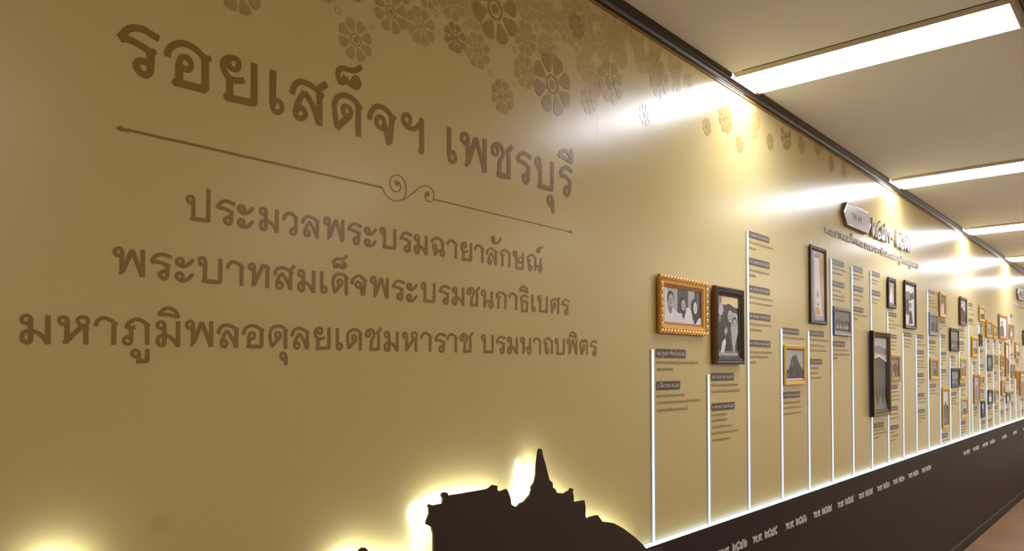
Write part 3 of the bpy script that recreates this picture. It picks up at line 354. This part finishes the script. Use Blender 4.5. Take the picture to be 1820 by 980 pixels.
for s_,lst in cnt.items():
    lst.sort(key=lambda c:-c[4])
    for k,(si,y0,y1,z0,z1,lines) in enumerate(lst):
        y0,y1,z0,z1=(v/1000 for v in (y0,y1,z0,z1)); far=y0>6.6
        pos='only' if len(lst)==1 else ('lowest' if k==len(lst)-1 and k>0 else ('top' if k==0 else ORD[k]))
        lb='%s date caption beside the %s light strip, dark tag over %s text line%s'%(pos,ORD[RANK[si-1]],NUM[len(lines)],'' if len(lines)==1 else 's')
        t=thing('date_caption',lb,'caption',(WX,y0,z0),'date captions on the timeline wall')
        rr=(z1-z0)*.2; pts=[]
        for cy,cz,a0 in ((y1-rr,z1-rr,0),(y0+rr,z1-rr,90),(y0+rr,z0+rr,180),(y1-rr,z0+rr,270)):
            for q in range(4):
                a=math.radians(a0+q*30); pts.append((cy+rr*math.cos(a),cz+rr*math.sin(a)))
        b=MB(); b.prism(pts,WX+.0002,WX+.0012); b.build('date_tag',M_tag,t)
        b=MB(); h=(z1-z0); text_line(b,DATES[ci%len(DATES)],y0+h*.22,z0+h*.30,h*.36,WX+.0016,(y1-y0)-h*.5,.15,sub=1 if far else 2)
        b.build('date_text',M_tagt,t)
        b=MB(); wi=(ci*3)%len(WORDS)
        for ye,zc in lines:
            ye/=1000; zc/=1000; hh=min(max(h*.30,.008),.0105) if not far else .011
            n=max(.03,ye-y0); tx=''
            while len([q for q in tx if q not in UP+LOW+' '])*hh*.78<n and len(tx)<60:
                tx+=('เสด็จฯ ' if tx=='' and zc==lines[0][1]/1000 else WORDS[wi%len(WORDS)]); wi+=1
            text_line(b,tx,y0+.002,zc-hh*.5,hh,WX+.001,n-.003,.125,sub=1 if far else 2)
        b.build('caption_text',M_cap,t); ci+=1
# ---------------------------------------------------------------- framed photographs
def pm(n,v,tint=(1,1,1)): return mat('print_'+n,tuple(v*k for k in tint),.25,.3,noise=.05,nscale=60)
PR=[pm('white',226,(1,.98,1)),pm('pale',176,(1,.97,1)),pm('mid',118,(1,.97,.98)),pm('dim',60,(1,.95,.96)),pm('black',24,(1,.95,.95)),mat('print_sepia',(196,150,90),.22,.5,noise=.06,nscale=40),mat('print_wall_reflection',(222,196,140),.22,.5,noise=.04)]
FM={'gold':((206,162,52),(216,174,76),(160,112,46)),'gold_ornate':((206,146,34),(214,158,60),(160,104,44)),'black':((122,72,30),(28,25,25),(78,58,38)),'dark':((34,24,20),(44,30,25),(30,22,18)),'silver':((58,54,60),(150,138,126),(96,84,76)),'dark_ornate':((30,24,20),(56,42,24),(66,56,46)),'wood':((194,136,50),(182,124,52),(140,88,40)),'brown':((116,62,28),(74,50,40),(48,34,28))}
FMM={k:[mat('frame_%s_%s'%(k,n),c,.38,.5 if 'gold' in k or k in('wood','silver') else .28,metal=.2 if 'gold' in k else 0,noise=.08,nscale=90) for n,c in zip(('side','face','lip'),v)] for k,v in FM.items()}
M_bead=mat('bead_gold',(232,182,96),.35,.5,metal=.3,noise=.05); M_bead2=mat('bead_dark_gold',(150,116,46),.4,.5,metal=.3,noise=.15)
def head(P,u0,v0,ru,rv,hair=4,face=1,long=False):
    el=lambda a,bb,c,d,m,n=18:P(m,[(a+c*math.cos(2*math.pi*i/n),bb+d*math.sin(2*math.pi*i/n)) for i in range(n)])
    if long: el(u0,v0-.12*rv,ru*1.3,rv*1.45,hair)
    el(u0,v0+rv*.22,ru*1.08,rv*1.0,hair); el(u0+ru*.12,v0-rv*.12,ru*.82,rv*.88,face)
    for s in (-.32,.42): el(u0+ru*s,v0+rv*.02,ru*.16,rv*.07,3,8)
    el(u0+ru*.08,v0-rv*.22,ru*.1,rv*.16,2,8); el(u0+ru*.08,v0-rv*.5,ru*.28,rv*.07,3,8)
def photo_shapes(kind,P,rnd):
    R=lambda m,a,b_,c,d:P(m,[(a,b_),(c,b_),(c,d),(a,d)])
    if kind=='F1':
        R(1,0,0,1,1); R(3,.35,.3,.64,1); R(1,.64,0,.82,1); R(4,.82,0,1,1); R(2,.9,.2,.93,.95); R(0,0,.3,.08,1)
        P(0,[(0,0),(0,.42),(.06,.5),(.12,.3),(.17,.26),(.22,.44),(.3,.36),(.40,.26),(.42,0)]); P(2,[(.12,.5),(.21,.5),(.20,.3),(.16,.24),(.13,.32)]); head(P,.17,.66,.085,.21)
        P(0,[(.34,0),(.36,.2),(.44,.3),(.5,.12),(.57,.3),(.58,.46),(.66,.5),(.74,.36),(.78,0)]); P(3,[(.46,.4),(.56,.38),(.54,.2),(.51,.12),(.47,.28)]); head(P,.5,.56,.075,.18)
        P(4,[(.72,.6),(.76,.74),(.84,.78),(.9,.68),(.93,.3),(.86,.05),(.78,.15),(.73,.35)]); P(0,[(.84,0),(.9,.14),(.97,.22),(1,.2),(1,0)]); head(P,.83,.52,.065,.2,4,0)
    elif kind=='F2':
        R(3,0,0,1,1); P(6,[(.2,.86),(.2,1),(1,1),(1,.82)]); R(2,0,.86,.2,1); R(2,0,0,1,.08); R(1,0,0,1,.045)  # cream patch at the top paints the wall's reflection in the glass
        P(4,[(0,.1),(0,.58),(.2,.62),(.4,.5),(.55,.35),(.6,.08),(.1,.08)]); P(4,[(.22,.84),(.55,.88),(.95,.8),(.95,.5),(.3,.5)])
        P(1,[(.05,.74),(.08,.86),(.16,.88),(.26,.84),(.28,.74),(.2,.68),(.1,.66)]); P(2,[(.05,.66),(.17,.66),(.14,.56),(.04,.58)])
        head(P,.58,.68,.15,.12,4,1); P(1,[(.3,.42),(.42,.5),(.46,.4),(.36,.33)])
        P(1,[(.62,.48),(.72,.74),(.95,.72),(.98,.4),(.85,.22),(.8,.04),(.74,.04),(.66,.25)]); head(P,.8,.56,.11,.09,3,1); P(0,[(.13,.05),(.2,.22),(.34,.3),(.38,.22),(.28,.05)])
    elif kind=='F3':
        R(1,0,0,1,1); P(3,[(0,.06),(0,.32),(.14,.36),(.22,.5),(.3,.68),(.36,.78),(.42,.84),(.46,.78),(.52,.82),(.58,.9),(.62,.78),(.72,.62),(.84,.46),(1,.34),(1,.06)])
        P(4,[(.2,.12),(.26,.4),(.42,.44),(.4,.12)]); P(4,[(.5,.1),(.55,.36),(.7,.4),(.72,.1)]); P(2,[(.3,.5),(.38,.66),(.44,.5)]); P(2,[(.44,.14),(.46,.34),(.5,.14)]); P(4,[(.42,.74),(.46,.6),(.56,.7),(.52,.5),(.4,.55)]); P(1,[(.1,.14),(.12,.26),(.16,.14)]); R(0,0,0,1,.06)
    elif kind=='F4':
        R(1,0,0,1,1); P(5,[(.62,1),(1,1),(1,.1),(.86,.1),(.72,.55)]); P(2,[(0,0),(0,1),(.18,1),(.2,.2),(.3,0)]); P(0,[(.3,.06),(.28,.9),(.6,.9),(.66,.5),(.84,.06)]); R(2,.25,.91,.62,.95)
        P(1,[(.36,.36),(.5,.44),(.62,.36),(.5,.3)]); P(5,[(.3,.08),(.32,.16),(.5,.2),(.66,.14),(.66,.07)]); P(2,[(.42,.22),(.5,.26),(.58,.22),(.5,.2)])
    elif kind=='F5':
        R(2,0,0,1,1); P(3,[(0,.55),(.3,.62),(.5,.5),(.8,.6),(1,.5),(1,0),(0,0)])
        for a in (.2,.42,.66,.85): P(1,[(a-.1,.16),(a-.02,.42),(a+.02,.2),(a+.1,.4),(a+.06,.12)])
    elif kind=='F6':
        R(1,0,0,1,1); P(2,[(0,.86),(.4,.9),(1,.84),(1,.76),(0,.8)]); P(4,[(0,.72),(.4,.74),(1,.68),(1,.06),(0,.02)]); P(0,[(0,.7),(.45,.74),(1,.66),(1,.685),(.45,.765),(0,.725)])
        P(3,[(0,.6),(.5,.55),(1,.6),(1,.3),(0,.25)]); P(2,[(0,.02),(.15,.18),(.3,.06),(.5,.2),(.7,.05),(.85,.16),(1,.03),(1,0),(0,0)])
    elif kind=='F9':
        R(0,0,0,1,1); P(2,[(.0,.6),(0,.8),(.3,.86),(.6,.8),(.9,.86),(1,.7),(.6,.62)]); P(3,[(.05,.3),(.05,.62),(.4,.64),(.45,.3),(.25,.22)]); P(4,[(.36,.02),(.42,.3),(.6,.4),(.72,.3),(.8,.04)]); head(P,.56,.48,.11,.07); P(3,[(.5,.66),(.55,.78),(.72,.8),(.78,.68)])
    elif kind=='F8':
        R(1,0,0,1,1); P(2,[(0,.2),(0,1),(.3,1),(.3,.5)]); P(5,[(.6,.5),(.65,.9),(1,.9),(1,.4)]); P(0,[(.2,.05),(.3,.5),(.45,.8),(.6,.5),(.7,.05)]); head(P,.46,.82,.16,.08)
    else:
        bg=rnd.choice([0,1,1,2,2,3]); R(bg,0,0,1,1)
        v=rnd.random()
        if v<.55:
            for k in range(rnd.choice([1,1,2,2,3])):
                a=.25+.5*rnd.random(); hv=.5+.25*rnd.random(); ww=.16+.12*rnd.random(); m=rnd.choice([0,3,4,4] if bg>1 else [2,3,4,4])
                P(m,[(a-ww*1.3,0),(a-ww,hv-.14),(a-.05,hv-.06),(a+.05,hv-.06),(a+ww,hv-.14),(a+ww*1.3,0)]); head(P,a,hv+.06,.09,.1,4,1 if bg!=1 else 0)
        else:
            hz=.3+.35*rnd.random(); P(rnd.choice([3,4]),[(0,0),(0,hz),(.25,hz+.12*rnd.random()),(.5,hz+.25*rnd.random()),(.75,hz+.1*rnd.random()),(1,hz),(1,0)]); P(1 if bg else 2,[(.1,.05),(.25,hz*.6),(.4,.05)]); P(2,[(.55,.05),(.7,hz*.7),(.9,.05)])
COLN={'gold':'gold','gold_ornate':'ornate gold','black':'deep black','dark':'dark brown','silver':'grey','dark_ornate':'dark carved','wood':'wooden','brown':'red-brown'}
FLAB={'F1':'ornate gold frame with a photograph of three people in white shirts','F2':'deep black frame with brown sides, photograph of a waving person and a child','F3':'gold frame with a photograph of a pointed rocky hill between two light strips','F4':'tall narrow dark frame with a pale sepia photograph, below the grey plaque','F5':'small landscape frame with dark side and silvery face, right of the tall sepia photograph','F6':'tallest frame, thick dark carved moulding around a dark landscape photograph','F7':'small orange wooden frame half hidden behind the tallest dark carved frame','F8':'small narrow dark frame with a pale standing figure, above the tallest carved frame','F9':'dark frame with a high-contrast white and black photograph, beside a narrow small frame'}
FDB=sorted(FRA,key=lambda q:q[1])
def strip_before(y):
    k=[i for i in srt if STR[i][0]<=y*1000+30]
    return ORD[RANK[k[-1]]] if k else 'first'
used={}
rows={}
for q in FRA:
    if q[0] not in FLAB: rows.setdefault(strip_before(q[1]/1000),[]).append(q)
for k,v in rows.items():
    v.sort(key=lambda q:-q[4])
    for i,q in enumerate(v):
        hgt=(q[4]-q[3])/(q[2]-q[1]); shp='tall ' if hgt>1.3 else ('upright ' if hgt>1.02 else 'wide ')
        pos='' if len(v)==1 else (', highest there' if i==0 else (', lowest there' if i==len(v)-1 else ', %s from the top there'%ORD[i]))
        FLAB[q[0]]='small %s%s frame just past the %s light strip%s'%(shp,COLN[q[6]],k,pos)
rnd=random.Random(11)
for name,y0,y1,z0,z1,t,st in FRA:
    y0,y1,z0,z1,t=(v/1000 for v in (y0,y1,z0,z1,t)); W_=y1-y0; H_=z1-z0
    T=thing('picture_frame',FLAB[name],'picture frame',(WX,(y0+y1)/2,z0),'framed photographs on the timeline wall')
    fw={'F1':.040,'F2':.034,'F4':.022,'F6':.038,'F9':.026,'F3':.022,'F5':.024}.get(name,min(.03,.14*min(W_,H_)+.008))
    bk=.0065
    pr=[(0,bk),(0,t*.84),(fw*.08,t*.97),(fw*.22,t),(fw*.34,t*.9),(fw*.42,t*.95),(fw*.7,t*.86),(fw*.76,t*.72),(fw,t*.60),(fw,bk+.001)]
    b=MB(); vs=[]
    for ins,h in pr:
        for cy,cz in ((y0+ins,z0+ins),(y1-ins,z0+ins),(y1-ins,z1-ins),(y0+ins,z1-ins)): vs.append((WX+h,cy,cz))
    b.v=vs
    for k in range(len(pr)-1):
        m=0 if k<2 else (2 if k>=7 or (name=='F1' and 2<=k<=4) else 1)
        for c in range(4): b.f.append((4*k+c,4*k+(c+1)%4,4*k+4+(c+1)%4,4*k+4+c)); b.m.append(m)
    k=len(pr)-1; b.f+=[(c,4*k+c,4*k+(c+1)%4,(c+1)%4) for c in range(4)]; b.m+=[0]*4
    b.build('moulding',FMM[st],T)
    if name in ('F1','F6'):
        b=MB(); sp=.021 if name=='F1' else .014
        def bead(y,z,ax):
            n=8; L=sp*.56; Rr=fw*.14; vs=[];fs=[]
            for i in range(5):
                la=-1.3+2.6*i/4
                for j in range(n):
                    a=2*math.pi*j/n; p=(Rr*math.cos(la)*math.cos(a),L*math.sin(la),Rr*math.cos(la)*math.sin(a))
                    s=.6; dy=p[1]*math.cos(s)-p[2]*math.sin(s); dz=p[1]*math.sin(s)+p[2]*math.cos(s)
                    if ax: dy,dz=dz,dy
                    vs.append((WX+t*.95+p[0],y+dy,z+dz))
            for i in range(4):
                for j in range(n): fs.append((i*n+j,i*n+(j+1)%n,(i+1)*n+(j+1)%n,(i+1)*n+j))
            fs+=[tuple(range(n)),tuple(range(5*n-1,4*n-1,-1))]; b.add(vs,fs)
        i=fw*.2; ny=int((W_-2*i)/sp); nz=int((H_-2*i)/sp)
        for k in range(ny+1):
            for zz in (z0+i,z1-i): bead(y0+i+(W_-2*i)*k/ny,zz,0)
        for k in range(1,nz):
            for yy in (y0+i,y1-i): bead(yy,z0+i+(H_-2*i)*k/nz,1)
        b.build('rope_ornament',M_bead if name=='F1' else M_bead2,T,True)
    a0,a1,c0,c1=y0+fw*.98,y1-fw*.98,z0+fw*.98,z1-fw*.98
    b=MB(); lay=[0]
    def P(m,pts):
        q=[(a0+min(1,max(0,p[0]))*(a1-a0),c0+min(1,max(0,p[1]))*(c1-c0)) for p in pts]
        A=sum(q[i][0]*q[(i+1)%len(q)][1]-q[(i+1)%len(q)][0]*q[i][1] for i in range(len(q)))
        if A<0: q=q[::-1]
        tr=tessellate_polygon([[Vector((p[0],p[1],0)) for p in q]]); x=WX+t*.5+lay[0]*.00004; lay[0]+=1
        fs=[]
        for k in tr:
            A2=(q[k[1]][0]-q[k[0]][0])*(q[k[2]][1]-q[k[0]][1])-(q[k[2]][0]-q[k[0]][0])*(q[k[1]][1]-q[k[0]][1])
            fs.append(tuple(k) if A2>0 else (k[0],k[2],k[1]))
        b.add([(x,p[0],p[1]) for p in q],fs,m)
    photo_shapes(name,P,rnd)
    b.box(WX+t*.5-.002,WX+t*.5-.0001,a0,a1,c0,c1,3)
    b.build('photograph',PR,T)
# ---------------------------------------------------------------- grey plaques with raised headings
def raised(name,lab,grp,mt,txt,y0,z0,h,x,wid,pen,th):
    T=thing(name,lab,'lettering',(x,y0+wid/2,z0),grp)
    for k in range(txt.count(' ')+1):
        b=MB(); text_line(b,txt,y0,z0,h,x,wid,pen,th,3,True,only=k)
        if b.f: b.build('word',mt,T)
def plaque(lab,pl,lab2,hy0,hy1,hz,hh,txt,lab3,sy0,sy1,sz,sh,stxt):
    pts=pl[::-1]; cy=sum(p[0] for p in pl)/6; cz=sum(p[1] for p in pl)/6
    t=thing('name_plaque',lab,'plaque',(WX,cy,cz-.06),'grey plaques high on the wall')
    b=MB(); b.prism(pts,WX+.0003,WX+.019); b.build('body',M_greyside,t)
    sc_=lambda k:[(cy+(p[0]-cy)*k,cz+(p[1]-cz)*k) for p in pts]
    b=MB(); n=6; A=sc_(.995); B=sc_(.93); D=sc_(.86)
    b.add([(WX+.019,p[0],p[1]) for p in A]+[(WX+.0215,p[0],p[1]) for p in B]+[(WX+.0205,p[0],p[1]) for p in D],[(i,(i+1)%n,n+(i+1)%n,n+i) if True else () for i in range(n)]+[(n+i,n+(i+1)%n,2*n+(i+1)%n,2*n+i) for i in range(n)]+[tuple(range(2*n,3*n))])
    b.f=[q[::-1] if Vector((b.v[q[1]][1]-b.v[q[0]][1],b.v[q[1]][2]-b.v[q[0]][2])).cross(Vector((b.v[q[2]][1]-b.v[q[1]][1],b.v[q[2]][2]-b.v[q[1]][2])))<0 else q for q in b.f]
    b.build('face_plate',M_grey,t)
    b=MB(); text_line(b,'พ.ศ.',cy-.11,cz-.018,.034,WX+.0207,.2,.13,.0008,2); b.build('engraved_text',M_groove,t)
    raised('raised_heading',lab2,'raised grey lettering beside the plaques',M_grey,txt,hy0,hz,hh,WX+.004,hy1-hy0,.2,.012)
    raised('raised_heading',lab3,'raised grey lettering beside the plaques',M_pale,stxt,sy0,sz,sh,WX+.0005,sy1-sy0,.19,.005)
PL1=[(4.182,2.316),(4.521,2.316),(4.588,2.261),(4.538,2.209),(4.179,2.196),(4.118,2.262)]
PL1=[(4.17,2.322),(4.53,2.322),(4.588,2.261),(4.53,2.2),(4.17,2.2),(4.112,2.261)]
plaque('grey six-sided plaque with raised rim high on the wall below the second lamp',PL1,'large raised grey numerals running on from the near six-sided plaque',4.625,5.47,2.205,.082,'๒๔๙๓ - ๒๕๑๒','long low line of small raised grey letters under the near plaque',3.87,5.72,2.122,.031,'พระบาทสมเด็จพระบรมชนกาธิเบศร มหาภูมิพลอดุลยเดช')
PL2=[(p[0]+5.93,p[1]+.015) for p in PL1]
plaque('far grey six-sided plaque cut off at the picture edge near the fourth lamp',PL2,'raised grey numerals running on from the far plaque',10.58,11.4,2.23,.072,'๒๕๑๓ - ๒๕๓๒','line of small raised grey letters under the far plaque',9.85,11.6,2.135,.031,'พระบาทสมเด็จพระบรมชนกาธิเบศร มหาภูมิพลอดุลยเดช')
# ---------------------------------------------------------------- raised years on the dado
for k,(y0,y1,txt) in enumerate(YRS):
    y0/=1000; y1/=1000
    lb='%s raised white year on the dark dado, counted from the temple cutout'%ORD[k]
    raised('year_lettering',lb,'raised years along the dark dado',M_white,'พ.ศ. '+txt,y0,YZ[0]+.001,.026,DX+.0002,.245,.2,.004)
